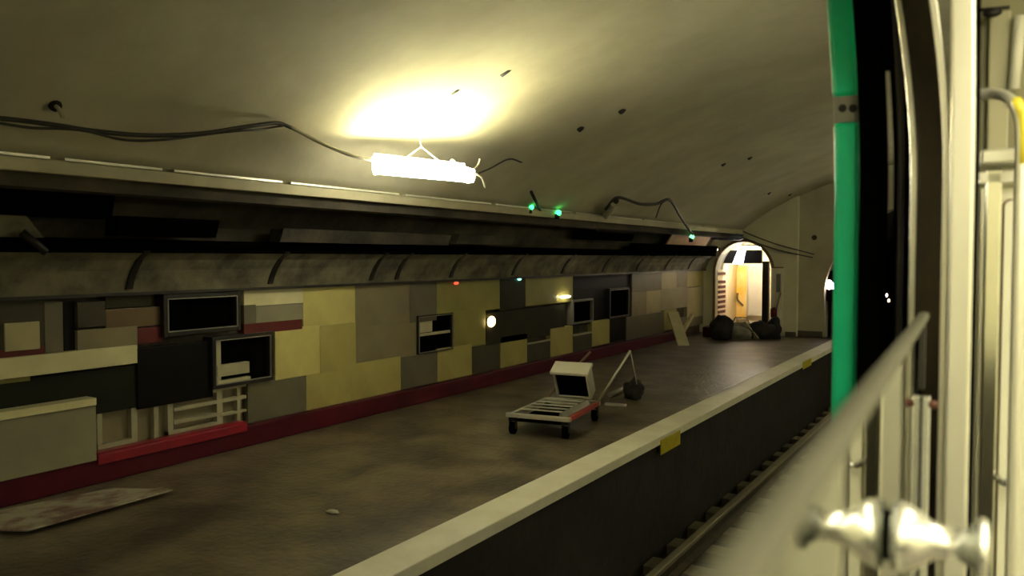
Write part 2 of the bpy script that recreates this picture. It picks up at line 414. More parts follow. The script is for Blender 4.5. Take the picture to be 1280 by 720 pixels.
# centre, lower row
panel(310, 383, 470, 532, 'grey', 'grey olive panel of the lower row beside the slatted framing')
panel(383, 441, 462, 517, 'straw', 'straw coloured panel of the lower row, under the two yellow ones')
panel(441, 501, 450, 505, 'straw', 'straw coloured panel of the lower row, left of a grey one and below the taupe')
panel(501, 547, 443, 494, 'grey', 'dark grey lower panel between straw panels, below the dark screen box')
panel(547, 590, 433, 482, 'straw', 'straw lower panel just right of and below the dark screen box')
panel(590, 625, 427, 471, 'dkgrey', 'dark lower panel below the amber spot')
panel(626, 659, 419, 463, 'straw', 'straw yellow square panel at the wall foot behind the cart, first right of the amber spot')
panel(659, 688, 426, 456, 'dkgrey', 'dark grey low panel with pale top edge between first and second straw squares')
panel(688, 716, 409, 447, 'straw', 'straw yellow square panel at the wall foot behind the cart, second right of the amber spot')
panel(716, 740, 417, 442, 'dkgrey', 'dark grey low panel with pale top edge between second and third straw squares')
panel(740, 762, 400, 431, 'straw', 'straw yellow square panel at the wall foot, third right of the amber spot')
# right of the olive panel
panel(625, 657, 345, 387, 'dark', 'dark panel with a cyan spot at its top, right of the big olive panel')
panel(657, 716, 342, 380, 'olive', 'olive panel of the upper row with a small white spot at its lower right')
panel(608, 706, 386, 424, 'dark', 'wide dark brown panel of the middle row right of the amber spot')
panel(716, 790, 338, 402, 'black', 'black upright panel area right of the white spot, behind two thin frames', -.03)
panel(762, 783, 397, 426, 'black', 'small black panel at the wall foot right of the third straw square', -.02)
panel(790, 827, 337, 364, 'grey', 'grey upper panel at the far end, first right of the black area')
panel(827, 846, 336, 361, 'beige', 'beige upper panel at the far end between two greyer ones')
panel(846, 859, 335, 359, 'grey', 'narrow grey upper panel at the far end left of a yellow one')
panel(859, 882, 334, 358, 'straw', 'yellow upper panel at the far end, last before the arch')
panel(790, 808, 365, 394, 'taupe', 'taupe small panel in the middle row at the far end, first right of the black area')
panel(808, 826, 363, 391, 'beige', 'beige small panel in the middle row at the far end')
panel(826, 859, 360, 386, 'greige', 'greyish middle panel at the far end behind the leaning plank top')
panel(859, 882, 359, 396, 'beige', 'beige middle panel at the far end, last before the arch')
panel(783, 830, 393, 421, 'grey', 'grey low panel at the far end left of the leaning plank')
panel(830, 846, 387, 412, 'straw', 'straw low panel at the far end behind the leaning plank')
panel(846, 884, 395, 412, 'grey', 'grey low panel at the far end right of the leaning plank')

def framed(x0, x1, yt, yb, name, label, cat, bar=.03, proud=.05, back='black', fm='darkmetal'):
    X = WX + proud; xm, ym = (x0+x1)/2, (yt+yb)/2
    Ya, Yb = on_x(x0, ym, X).y, on_x(x1, ym, X).y; zt, zb = min(1.40, on_x(xm, yt, X).z), on_x(xm, yb, X).z
    L = Vector((-5.9, (Ya+Yb)/2, zb)); t = thing(name, L, label, cat)
    f = MB()
    f.box(-5.928, X, Ya, Ya+bar, zb, zt).box(-5.928, X, Yb-bar, Yb, zb, zt).box(-5.928, X, Ya+bar, Yb-bar, zb, zb+bar).box(-5.928, X, Ya+bar, Yb-bar, zt-bar, zt)
    f.build('frame', fm, t, off=L, bevel=.004)
    MB().box(-5.928, WX-.02, Ya+bar, Yb-bar, zb+bar, zt-bar).build('back_panel', back, t, off=L)
    MB().box(WX+proud-.012, X+.004, Ya+bar, Ya+bar+.008, zb+bar, zt-bar).box(WX+proud-.012, X+.004, Yb-bar-.008, Yb-bar, zb+bar, zt-bar).box(WX+proud-.012, X+.004, Ya+bar, Yb-bar, zb+bar, zb+bar+.008).box(WX+proud-.012, X+.004, Ya+bar, Yb-bar, zt-bar-.008, zt-bar).build('bead', 'greymetal', t, off=L)
    return t, L, (Ya, Yb, zb, zt, X)
framed(205, 301, 365, 417, 'wall_niche', 'big black rectangular niche in a dark frame at the left of the upper row', 'niche', .035)
t, L, (Ya, Yb, zb, zt, X) = framed(266, 342, 418, 481, 'wall_niche', 'smaller dark glazed niche with pale slats in its left half, beside the yellow middle panel', 'niche', .03)
w_ = Yb-Ya
MB().box(-5.9, X-.02, Ya+.035, Ya+.10, zb+.03, zt-.03).build('upright', 'cream', t, off=L)
MB().box(-5.88, X-.015, Ya+.06, Ya+w_*.60, zb+.10, zb+.20).build('slat', 'beige' if 'beige' in M else 'cream', t, off=L)
MB().box(-5.88, X-.015, Ya+.06, Ya+w_*.62, zb+.035, zb+.065).build('slat', 'cream', t, off=L)
t, L, (Ya, Yb, zb, zt, X) = framed(523, 567, 393, 440, 'screen_box', 'dark screen box with a pale corner set between taupe and olive panels', 'screen box', .012, .03)
MB().box(WX-.03, WX-.012, Ya+.015, (Ya+Yb)/2-.03, (zb+zt)/2+.02, zt-.015).build('pale_patch', 'plank', t, off=L)
MB().box(WX-.03, WX-.008, Ya+.015, Yb-.02, (zb+zt)/2-.02, (zb+zt)/2+.012).build('shelf_strip', 'plank', t, off=L)
framed(716, 742, 374, 404, 'display_case', 'small dark display case with a metal frame, right of the small white spot', 'display case', .025, .03, fm='greymetal')
framed(762, 787, 360, 397, 'display_case', 'slim dark framed case at the right end of the black area', 'display case', .025, .03)
# exposed framing where cladding is gone
X = WX + .0
Ya, Yb = on_x(123, 535, X).y, on_x(309, 510, X).y
L = Vector((-5.9, (Ya+Yb)/2, .19)); t = thing('exposed_framing', L, 'cream timber framing with uprights and crossbars exposed above the bright red kerb cover', 'wall framing')
MB().box(-5.93, -5.915, Ya, Yb, .19, .60).build('back_panel', pmat('taupe', COLS['taupe']), t, off=L)
for f_, w1 in ((0.0, .04), (.20, .05), (.34, .04), (.43, .05), (.775, .06), (.93, .035)):
    y = Ya + (Yb-Ya)*f_
    MB().box(-5.915, -5.865, y, y+w1, .19, .575).build('upright', 'cream', t, off=L)
for a_, b_, z, h in ((.0, .20, .20, .07), (.43, .8, .20, .06), (.47, .8, .31, .03), (.47, 1, .42, .03), (.8, 1, .30, .02), (.40, .8, .52, .06), (.8, 1, .53, .04), (0, .3, .575, .025)):
    MB().box(-5.912, -5.858, Ya+(Yb-Ya)*a_, Ya+(Yb-Ya)*b_, z, z+h).build('crossbar', 'cream', t, off=L)
for x0_, x1_, y_, nm in ((660, 688, 427, 'first'), (716, 740, 417, 'second')):
    p, q = on_x(x0_, y_+2, WX+.012), on_x(x1_, y_-3, WX+.012)
    solo('edge_strip', MB().box(-5.9, WX+.016, p.y, q.y, p.z-.02, p.z+.004), 'cream', 'thin pale edging strip topping the %s dark low panel right of the amber spot' % nm, 'edging strip', 'pale edging strips')

# ------------------------------------------------------------------ small glowing spots on the wall, standing in for reflections
def glow_spot(name, x, y, X, sy, sz, mat, label, cat='lamp', sx=.02, group=None):
    p = on_x(x, y, X); t = thing(name, p, label, cat, group)
    MB().box(X-.03, X, p.y-sy*.7, p.y+sy*.7, p.z-sz*.7, p.z+sz*.7).build('glow_backing', 'darkmetal', t, off=p, bevel=.004)
    MB().sphere((X+.004, p.y, p.z), 1, sx, sy, sz).build('lens', mat, t, off=p)
    return t
glow_spot('reflected_glow', 614, 402, WX+.03, .10, .075, 'amber', 'glowing amber reflection spot between olive and dark panels')
glow_spot('reflected_glow', 706, 371, WX+.03, .19, .022, 'whiteglow', 'slim white reflection spot at the corner of an olive panel', sx=.03)
glow_spot('reflection_spot', 649, 349, WX+.02, .04, .018, 'cyanglow', 'small cyan green reflection spot at the top of a dark wall panel', 'indicator lamp')  # glowing blob stands in for a reflection, no lamp here
glow_spot('reflection_spot', 570, 354, WX+.02, .05, .02, 'redglow', 'faint red reflection spot on the big olive wall panel', 'indicator lamp')  # glowing blob stands in for a reflection, no lamp here

# ------------------------------------------------------------------ suspended work lamps
def make_lamp(loc, label, rz=0.0):
    t = thing('suspended_lamp', loc, label, 'lamp', 'work lamps hung from the vault', rz)
    l = .49
    # trough-shaped diffuser, open upwards towards the track side; high back lip towards the wall
    d = MB()
    prof = [(-.055, .055), (-.055, -.055), (-.035, -.085), (.035, -.085), (.055, -.055), (.055, .012), (.045, .012), (.045, -.05), (.03, -.075), (-.03, -.075), (-.045, -.05), (-.045, .055)]
    d.prism_y(prof, -l, l).build('diffuser', 'diff', t, bevel=.003)
    for y in (-l-.012, l): MB().prism_y([(-.06, .058), (-.06, -.057), (-.037, -.09), (.037, -.09), (.06, -.057), (.06, .02)], y, y+.012).build('end_cap', 'diff', t)
    MB().prism_y([(-.062, .085), (-.062, -.02), (-.056, -.02), (-.056, .085)], -l, l).build('reflector', 'whitepaint', t)
    MB().tube([(0, -l+.03, 0), (0, l-.03, 0)], .016, 12).build('tube', 'tube', t)
    for k, y in ((0, -.2), (1, .22)):
        MB().tube([(-.05, y, .06), (-.10, .03, .19), (-.13, .02, .33)], .006, 8).build('suspension_wire', 'whitepaint', t)
    MB().tube([(-.16, .02, .35), (-.12, .02, .30)], .016, 8).build('hook', 'whitepaint', t)
    MB().sphere((-.03, .32, .085), .024).build('knob', 'whitepaint', t)
    return t
lamp = make_lamp(Vector((-4.15, 5.36, 2.45)), 'glowing white tube lamp hung below the vault by wires', math.radians(-13))
for loc in ((-4.15, -2.4, 2.45), (3.4, 6.2, 2.5), (3.4, 12.0, 2.5), (1.3, 15.2, 2.9)):  # unseen copies added to raise the station's brightness
    c = copy_tree(lamp); c.location = loc
    c['label'] = {-2.4: 'added unseen tube lamp over the platform behind the viewer', 6.2: 'added unseen tube lamp over the far side platform, nearer one', 12.0: 'added unseen tube lamp over the far side platform, farther one', 15.2: 'added unseen tube lamp over the near track close to the tunnel portal'}[loc[1]]
    if loc[0] > 0:
        c.rotation_euler = (0, 0, math.pi)
        for ch in c.children:
            if ch.name.startswith('tube'):
                ch.data = ch.data.copy(); ch.data.materials[0] = M['tubefill']

# ------------------------------------------------------------------ cables and bits at the vault
pts = [on_vault(x, y, s) for x, y, s in ((-60, 145, .985), (0, 148, .98), (60, 155, .97), (120, 164, .965), (180, 169, .965), (250, 167, .97), (310, 158, .98), (346, 154, .99), (365, 160, .985))]
end = lamp.location + Vector((-.13, -.49, .02))
lit_end = [pts[-1], pts[-1].lerp(end, .4) + Vector((0, 0, -.03)), pts[-1].lerp(end, .75) + Vector((0, 0, -.03)), end]
pts[-1] = pts[-1].lerp(pts[-2], .05)
sp = spline(pts, 8)
solo('lit_cable_end', MB().tube(spline(lit_end, 8), .014, 8), 'palecable', 'end of the dark supply cable by the hanging lamp, painted pale as lit', 'cable')  # pale colour stands in for lamplight on the dark cable
solo('supply_cable', MB().tube(sp, .014, 8), 'cable', 'dark supply cable sagging along the vault to the hanging tube lamp', 'cable')
sp2 = [p + Vector((.02*math.sin(i*.5), 0, -.022 - .012*math.sin(i*.31))) for i, p in enumerate(sp[6:-6])]
solo('thin_cable', MB().tube(sp2, .008, 6), 'cable', 'thinner cable drooping just under the dark supply cable at the upper left', 'cable')
q = lamp.location + Vector((.12, .50, 0))
solo('pigtail_cable', MB().tube(spline([q, q+Vector((.02, .12, -.03)), q+Vector((.0, .22, -.12))], 6), .010, 8), 'palecable', 'short pale cable end hanging off the right end of the tube lamp', 'cable')
solo('pigtail_cable', MB().tube(spline([q+Vector((0, .02, .03)), q+Vector((-.03, .14, .08)), q+Vector((-.02, .16, .14))], 6), .008, 8), 'palecable', 'short pale wire sticking up at the right end of the tube lamp', 'cable')
solo('loose_wire', MB().tube(spline([q+Vector((-.02, .08, -.01)), on_vault(612, 211, .95), on_vault(636, 199, .985), on_vault(652, 203, .985)], 6), .009, 6), 'cable', 'dark loose wire running from the lamp end over the vault', 'cable')
def cable(name, spec, r, mat, label, cat='cable'):
    return solo(name, MB().tube(spline([on_vault(*s) for s in spec], 6), r, 8), mat, label, cat)
cable('drooping_cable', [(757, 262, .97), (772, 247, .975), (800, 255, .965), (820, 255, .965), (837, 250, .97), (850, 270, .965), (862, 288, .96), (866, 293, .955)], .022, 'cable', 'dark cable looping over the cornice beyond the pale pipe stub')
cable('thin_wire', [(820, 272, .97), (826, 256, .97), (832, 251, .975)], .010, 'cable', 'thin dark wire dropping from the looping cable')
a, b = on_x(742, 290, -5.6), on_vault(768, 254, .965)
solo('pipe_stub', MB().tube([a, a.lerp(b, .5), b], .05, 10), 'cream', 'pale pipe stub slanting up from the dark recess to the looping cable', 'pipe')
solo('dark_strut', MB().tube([a.lerp(b, .45)+Vector((.05, -.05, .06)), b+Vector((.04, -.02, .03))], .035, 8), 'darkmetal', 'dark strut lashed along the pale slanting pipe stub', 'strut')
solo('loose_rod', MB().tube([on_vault(664, 240, .98), on_x(675, 263, -4.965)], .02, 8), 'darkmetal', 'dark rod sticking up beside the green lamps on the cornice', 'rod')
for (x0, y0, x1, y1, lb) in ((918, 285, 1018, 318, 'upper thin wire strung from the arch top across the end wall'), (925, 296, 1016, 322, 'lower thin wire strung from the arch top across the end wall')):
    p, r_ = on_y(x0, y0, YE-.06), on_y(x1, y1, YE-.04)
    m_ = (p+r_)/2 + Vector((0, 0, -.05)); solo('end_wall_wire', MB().tube(spline([p, m_, r_], 6), .012, 6), 'cable', lb, 'wire')
# hooks and stubs in the ceiling
for x, y, r, ln, lb in ((627, 94, .028, .13, 'dark anchor stub in the bright ceiling patch, the larger one to the right'), (566, 117, .02, .09, 'small dark anchor stub in the middle of the bright ceiling patch')):
    p = on_vault(x, y, 1.0); nrm = Vector((VX-p.x, 0, -p.z)).normalized()
    solo('anchor_bolt', MB().tube([p - nrm*.01, p + nrm*.012 + Vector((-nrm.z, 0, nrm.x))*ln*.5, p + nrm*.02 + Vector((-nrm.z, .3, nrm.x))*ln*1.2], [r, r, r*.5], 8), 'darkmetal', lb, 'anchor bolt', 'anchor stubs in the vault')
p = on_vault(68, 131, 1.0); nrm = Vector((VX-p.x, 0, -p.z)).normalized()
t = thing('ceiling_hook', p, 'small ceiling hook above the sagging cable at the upper left', 'hook')
MB().tube([p-nrm*.02, p+nrm*.02], .035, 10).build('plate', 'darkmetal', t, off=p)
MB().tube([p, p+nrm*.05, p+nrm*.10+Vector((0, 0, -.03))], .012, 8).build('shank', 'cornice', t, off=p)
for i, (x, y) in enumerate(((905, 205), (938, 197), (1000, 246), (962, 241), (726, 160), (778, 138), (988, 243), (1018, 297))):
    p = on_vault(x, y, 1.0)
    if i == 7: p = on_y(x, y, YE+.2); nrm = Vector((0, -1, 0))
    else: nrm = Vector((VX-p.x, 0, -p.z)).normalized()
    lb = ('left one of two small dark pits in the vault above the arch', 'right one of two small dark pits in the vault above the arch', 'small dark plug at the corner where vault meets end wall', 'small dark plug left of the end wall corner, lower one',
          'small dark scar right of the bright ceiling patch, lower one', 'small dark scar right of the bright ceiling patch, upper one', 'small dark plug beside the end wall corner, upper one', 'round dark plug in the portal wall left of the tunnel mouth')[i]
    solo('wall_plug', MB().tube([p-nrm*.02, p+nrm*.012], .045 if i != 7 else .055, 10), 'darkmetal', lb, 'wall plug', 'plugs and scars in the vault')
# green lamps on the cornice
def led(x, y, s, r, mat, lb):
    p = on_x(x, y, s); t = thing('signal_lamp', p, lb, 'signal lamp', 'green lamps along the cornice')
    MB().tube([p+Vector((-.02, 0, -r*2.2)), p+Vector((-.02, 0, -r*.4))], r*.9, 10).build('holder', 'darkmetal', t, off=p)
    MB().sphere(p, r).build('lens', mat, t, off=p)
led(664, 259, -4.94, .034, 'greenled', 'green lamp on the cornice beside the dark rod, the left one')
led(698, 266, -4.92, .038, 'greenled', 'green lamp on the cornice left of the pipe stub')
led(865, 296, -5.0, .045, 'greenled2', 'bright green lamp in front of the orange plywood sheet')
# leftovers in the recess
p0, p1 = on_x(845, 294, -5.30), on_x(893, 298, -5.30)
solo('plywood_sheet', MB().hexa([(-5.64, p0.y, 1.757), (-5.61, p0.y, 1.757), (-5.61, p1.y, 1.757), (-5.64, p1.y, 1.757), (-5.36, p0.y, 2.2), (-5.33, p0.y, 2.2), (-5.33, p1.y, 2.2), (-5.36, p1.y, 2.2)]), 'orangeply', 'orange plywood sheet standing over the cove near the arch', 'plywood sheet')
p = on_y(893, 312, YE-.10)
t = thing('work_lamp', p, 'small warm lamp on the end wall just left of the arch top', 'lamp')
MB().box(p.x-.10, p.x+.10, p.y+.02, YE, p.z-.05, p.z+.05).build('housing', 'darkmetal', t, off=p, bevel=.006)
MB().sphere((p.x, p.y, p.z), 1, .09, .03, .035).build('lens', 'worklamp', t, off=p)
p = on_y(910, 297, 17.3)
solo('tarp_bundle', MB().lump((p.x, p.y, p.z-.06), .32, .2, .16, 4), 'blue', 'dark blue tarp bundle hanging on wires above the arch top', 'tarp')
for i, (x0, x1, z0, z1, dx, lb) in enumerate(((0, 140, 1.98, 2.16, .0, 'dark leftover casing board in the recess at the upper left edge'), (165, 270, 1.86, 2.0, .06, 'dark loose casing board in the recess above the black niche'),
        (370, 560, 1.84, 1.96, .03, 'long grey brown casing board in the recess left of centre'), (590, 640, 1.86, 1.97, .04, 'short grey brown casing board in the recess right of the long one'), (745, 790, 1.98, 2.1, .1, 'black casing box in the recess under the pipe stub'), (815, 895, 1.757, 1.95, .06, 'black casing board in front of the orange plywood sheet'))):
    Xr = -5.52 + dx; Ya, Yb = on_x(x0-20, 290, Xr).y, on_x(x1, 290, Xr).y
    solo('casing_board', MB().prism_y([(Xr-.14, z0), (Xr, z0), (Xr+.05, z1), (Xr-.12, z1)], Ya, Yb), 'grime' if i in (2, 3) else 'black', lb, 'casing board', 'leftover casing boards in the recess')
a, b = on_x(27, 290, -5.6), on_x(58, 316, -5.55)
solo('loose_strut', MB().tube([a, b], .028, 8), 'darkmetal', 'short dark strut slanting in the recess at the far left', 'strut')
solo('cement_patch', MB().hexa([(-5.72, 1.2, 1.80), (-5.67, 1.2, 1.80), (-5.67, 3.05, 1.80), (-5.72, 3.05, 1.80), (-5.62, 1.2, 1.99), (-5.57, 1.2, 1.99), (-5.57, 2.85, 1.99), (-5.62, 2.85, 1.99)]), 'cove', 'lighter cement slab leaning in the recess at the far left', 'slab')

# ------------------------------------------------------------------ platform things
# the trolley with slats
CR = math.radians(8); CL = Vector((-3.745, 6.53, 0))
cart = thing('slatted_trolley', CL, 'low pale slatted trolley on casters standing on the platform', 'trolley', rz=CR)
fr = MB(); W2 = .31; LN = 1.02
fr.box(-W2-.02, W2+.02, 0, .05, .165, .205); fr.box(-W2, W2, LN-.05, LN, .155, .20); fr.box(-W2, -W2+.04, .05, LN-.05, .155, .2)
fr.build('frame', 'palemetal', cart, bevel=.005)
MB().box(W2-.04, W2, .05, LN-.05, .155, .20)  .build('side_rail', 'redrail', cart, bevel=.005)['label'] = 'red side rail'
MB().box(-.25, .22, .06, LN-.1, .12, .135).build('bed_plate', 'black', cart)
for k in range(5):
    y = .14 + k*.15
    MB().box(-.25, .20, y, y+.055, .220, .228).build('slat', 'palemetal', cart, bevel=.004)
MB().hexa([(.20, .06, .165), (.27, .06, .165), (.27, .85, .165), (.20, .85, .165), (.20, .06, .23), (.215, .06, .23), (.215, .85, .23), (.20, .85, .23)]).build('side_plate', 'greymetal', cart)
for sx in (-1, 1):
    for y in (.05, LN-.08):
        wm = MB(); wm.tube([(sx*.27-.022, y, .058), (sx*.27+.022, y, .058)], .058, 18)
        whl = wm.build('caster', 'black', cart)
        MB().box(sx*.27-.035, sx*.27-.026, y-.02, y+.02, .05, .165).box(sx*.27+.026, sx*.27+.035, y-.02, y+.02, .05, .165).box(sx*.27-.035, sx*.27+.035, y-.03, y+.03, .13, .165).build('fork', 'darkmetal', whl)
IN = Matrix.Rotation(-CR, 4, 'Z') @ Matrix.Translation(-CL)
ht = IN @ on_y(788, 438, 7.75); hb = Vector((W2-.02, LN-.03, .19))
MB().tube([hb, hb.lerp(ht, .5), ht], .014, 10).build('handle', 'palemetal', cart)
h2 = IN @ on_y(796, 480, 7.85)
MB().tube([ht, h2], .006, 8).build('handle_stay', 'palemetal', cart)
hl = Vector((-W2+.02, LN-.03, .19)); tl = IN @ on_y(738, 440, 8.05)
MB().tube([hl, tl], .014, 10).build('handle', 'brown', cart)['label'] = 'brown handle'
# open bin tipped forward on the trolley
BL = Matrix.Translation(CL) @ Matrix.Rotation(CR, 4, 'Z') @ Matrix.Translation((.07, .86, .235)) @ Matrix.Rotation(math.radians(28), 4, 'X')
bl = BL.to_translation()
binT = thing('open_metal_box', bl, 'pale open fronted metal box tipped forward on the trolley', 'metal box')
bx = MB()
bx.obox(BL, -.19, -.165, 0, .16, 0, .31).obox(BL, .165, .19, 0, .16, 0, .31).obox(BL, -.165, .165, 0, .16, 0, .02).obox(BL, -.165, .165, .145, .16, .02, .31)
bx.build('shell', 'palemetal', binT, off=bl, bevel=.004)
MB().obox(BL, -.165, .165, .02, .035, .02, .31).build('dark_inside', 'black', binT, off=bl)
MB().obox(BL, -.205, .205, -.03, .17, .31, .345).build('lid', 'whitepaint', binT, off=bl, bevel=.008)
p = on_z(788, 499)
solo('dark_bundle', MB().lump((p.x+.02, p.y+.05, 0), .12, .13, .25, 2), 'sack', 'round dark bundle lying on the platform behind the trolley handle', 'bundle')
a, b = on_z(757, 506), on_z(782, 508)
solo('pale_stick', MB().hexa([tuple(a+Vector((0, -.03, 0))), tuple(b+Vector((0, -.03, 0))), tuple(b+Vector((0, .03, 0))), tuple(a+Vector((0, .03, 0)))] + [tuple(v+Vector((0, 0, .025))) for v in (a+Vector((0, -.03, 0)), b+Vector((0, -.03, 0)), b+Vector((0, .03, 0)), a+Vector((0, .03, 0)))]), 'palemetal', 'short pale stick lying flat beside the trolley rear', 'stick')
a, b = on_z(762, 497), on_z(784, 488)
solo('pale_offcut', MB().tube([a+Vector((0, 0, .03)), b+Vector((0, 0, .05))], .03, 8), 'greymetal', 'grey offcut of tube lying between trolley and dark bundle', 'offcut')
# loose sheet on the floor
V = [on_z(-20, 664), on_z(34, 671), on_z(216, 619), on_z(140, 612), on_z(0, 640)]
sh = MB(); A = [sh.bm.verts.new((v.x, v.y, .012 + (.03 if i in (1, 2) else 0))) for i, v in enumerate(V)]; B = [sh.bm.verts.new((v.x, v.y, .002 + (.03 if i in (1, 2) else 0))) for i, v in enumerate(V)]
sh.bm.faces.new(A); sh.bm.faces.new(B[::-1])
for k in range(5): sh.bm.faces.new((A[k], B[k], B[(k+1) % 5], A[(k+1) % 5]))
solo('loose_sheet', sh, 'board', 'pale stained sheet of board lying on the platform at the bottom left', 'board sheet')
p = on_z(416, 641); solo('floor_scrap', MB().lump((p.x, p.y, 0), .05, .03, .02, 3), 'palecable', 'tiny pale scrap lying on the platform left of the trolley', 'scrap')
p = on_z(456, 505); solo('floor_scrap', MB().lump((p.x-.0, p.y, 0), .09, .08, .03, 5), 'palecable', 'small pale scrap lying near the red kerb at centre left', 'scrap')
# leaning plank near the arch
a = on_z(855, 432); b = Vector((-5.76, a.y+.75, on_x(838, 390, -5.76).z+.0))
d = (b-a); side = Vector((d.y, -d.x, 0)).normalized()*.11; nn = d.cross(side).normalized()*.02
solo('leaning_plank', MB().hexa([tuple(a-side+nn*0), tuple(a+side), tuple(a+side+nn*2), tuple(a-side+nn*2), tuple(b-side), tuple(b+side), tuple(b+side+nn*2), tuple(b-side+nn*2)]), 'plank', 'pale plank leaning against the wall near the arch', 'plank')
p = on_z(862, 412, .05)
solo('fallen_board', MB().obox(Matrix.Translation((-5.60, 15.9, .25)) @ Matrix.Rotation(.5, 4, 'X'), -.03, .03, -.35, .5, -.04, .04), 'plank', 'pale board propped slanting behind the leaning plank', 'board')
solo('red_kerb_piece', MB().box(-5.5, -5.2, 16.7, 17.5, 0, .22), 'redkerb', 'loose red kerb block lying at the wall foot left of the arch', 'kerb block', bevel=.02)
# clutter at the arch
p = on_z(926, 417)
L = Vector((p.x, p.y, 0)); t = thing('tool_crate', L, 'small grey open crate in front of the arch behind the slumped sack', 'crate')
cm = Matrix.Translation(L) @ Matrix.Rotation(.3, 4, 'Z')
MB().obox(cm, -.2, .2, -.14, .14, 0, .02).obox(cm, -.2, .2, -.14, -.12, .02, .24).obox(cm, -.2, .2, .12, .14, .02, .24).obox(cm, -.2, -.18, -.12, .12, .02, .24).obox(cm, .18, .2, -.12, .12, .02, .24).build('body', 'greymetal', t, off=L)
MB().tube([cm @ Vector((-.19, 0, .22)), cm @ Vector((-.12, 0, .36)), cm @ Vector((.12, 0, .36)), cm @ Vector((.19, 0, .22))], .012, 8).build('handle', 'darkmetal', t, off=L)
p = on_z(946, 424); q = p + Vector((-.30, .05, .34))
d = q-p; sd = Vector((.05, -.05, .02)); nn = d.cross(sd).normalized()*.02
solo('board_offcut', MB().hexa([tuple(p-sd), tuple(p+sd), tuple(p+sd+nn), tuple(p-sd+nn), tuple(q-sd), tuple(q+sd), tuple(q+sd+nn), tuple(q-sd+nn)]), 'plank', 'pale board offcut tilted in front of the wide dark sack by the arch', 'board')
p = on_z(901, 424); solo('rubble_sack', MB().lump((p.x, p.y, 0), .24, .22, .50, 1), 'sack', 'tall dark sack standing at the left jamb of the arch', 'sack', 'sacks by the arch')
p = on_z(922, 424); solo('rubble_sack', MB().lump((p.x, p.y, 0), .28, .2, .26, 6), 'sackgrey', 'grey slumped sack lying in front of the arch, right of the tall dark sack', 'sack', 'sacks by the arch')
p = on_z(950, 423); solo('rubble_sack', MB().lump((p.x, p.y, 0), .30, .22, .36, 3), 'sack', 'wide dark sack lying at the right jamb of the arch', 'sack', 'sacks by the arch')
p = on_z(967, 423); solo('rubble_sack', MB().lump((p.x, p.y, 0), .17, .18, .42, 8), 'sack', 'narrow dark sack beside the broom, rightmost at the arch', 'sack', 'sacks by the arch')
a = on_z(962, 419, .02); b = on_y(976, 366, YE-.05)
t = thing('broom', a, 'long broom leaning on the pale panel right of the arch', 'broom')
MB().tube([a, b], .016, 8).build('stick', 'brown', t, off=a)
MB().box(a.x-.12, a.x+.12, a.y-.04, a.y+.04, 0, .07).build('head', 'darkmetal', t, off=a, bevel=.01)
p = on_y(967, 398, YE-.25); solo('red_can', MB().tube([(p.x, p.y, .42), (p.x, p.y, .60)], .07, 14).tube([(p.x, p.y, .60), (p.x, p.y, .63)], .03, 10), 'redkerb', 'small red can on top of the dark sacks right of the arch', 'can')
# arch furniture
p0, p1 = on_y(964, 334, YE-.04), on_y(978, 408, YE-.04)
t = thing('door_panel', Vector(((p0.x+p1.x)/2, YE-.03, .1)), 'pale tall panel with rounded top fixed on the end wall right of the arch', 'panel')
L = t.location.copy()
MB().prism_y([(p0.x, .1), (p0.x, 1.47), (p1.x, 1.47), (p1.x, .1)], YE-.04, YE+.002).build('sheet', 'whitepaint', t, off=L)
MB().box(p0.x, p1.x, YE-.05, YE, 1.47, 1.50).build('top_strip', 'brown', t, off=L)
MB().box(p1.x-.14, p1.x-.05, YE-.048, YE-.041, .95, 1.35).build('grille', 'greymetal', t, off=L)
# lit sign at the head of the passage
SY = 18.35
a, b = on_y(903, 313, SY), on_y(952, 331, SY)
L = Vector(((a.x+b.x)/2, SY, b.z)); t = thing('passage_sign', L, 'dark sign box with a blue white light in its middle under the arch top', 'sign')
MB().box(a.x, b.x, SY, SY+.10, b.z+.03, a.z).build('box', 'signblack', t, off=L, bevel=.006)
c, d = on_y(916, 313, SY), on_y(932, 328, SY)
MB().hexa([(c.x+.0, SY-.015, b.z+.02), (d.x-.06, SY-.015, b.z+.02), (d.x-.06, SY, b.z+.02), (c.x, SY, b.z+.02), (c.x+.12, SY-.015, a.z-.0), (d.x, SY-.015, a.z), (d.x, SY, a.z), (c.x+.12, SY, a.z)]).build('light_panel', 'signlight', t, off=L)
for x in (a.x+.1, b.x-.1): MB().tube([(x, SY+.05, a.z), (x, SY+.05, a.z+.16)], .01, 6).build('hanger', 'darkmetal', t, off=L)
# passage lamp, posters, shutters
t = thing('passage_lamp', Vector((-4.95, 18.60, 1.93)), 'warm lamp glowing on the passage ceiling behind the arch', 'lamp')
MB().box(-5.2, -4.7, 18.55, 18.65, 1.95, 2.0).build('housing', 'whitepaint', t, off=t.location)
MB().tube([(-5.18, 18.60, 1.93), (-4.72, 18.60, 1.93)], .025, 10).build('tube', 'corrlight', t, off=t.location)
def poster(x0, x1, y0, y1, Y, mat, lb, mark):
    a, b = on_y(x0, y0, Y), on_y(x1, y1, Y)
    t = thing('wall_poster', Vector(((a.x+b.x)/2, Y, b.z)), lb, 'poster', 'posters in the passage')
    MB().box(a.x, b.x, Y, Y+.02, b.z, a.z).build('sheet', mat, t, off=t.location)
    f = MB(); k = .02
    f.box(a.x-k, a.x, Y-.01, Y+.02, b.z-k, a.z+k).box(b.x, b.x+k, Y-.01, Y+.02, b.z-k, a.z+k).box(a.x, b.x, Y-.01, Y+.02, a.z, a.z+k).box(a.x, b.x, Y-.01, Y+.02, b.z-k, b.z)
    f.build('frame', 'palemetal', t, off=t.location)
    if mark:
        m = [on_y(*q, Y-.012) for q in mark]
        MB().tube(spline(m, 6), .022, 8).build('mark', 'ink', t, off=t.location)
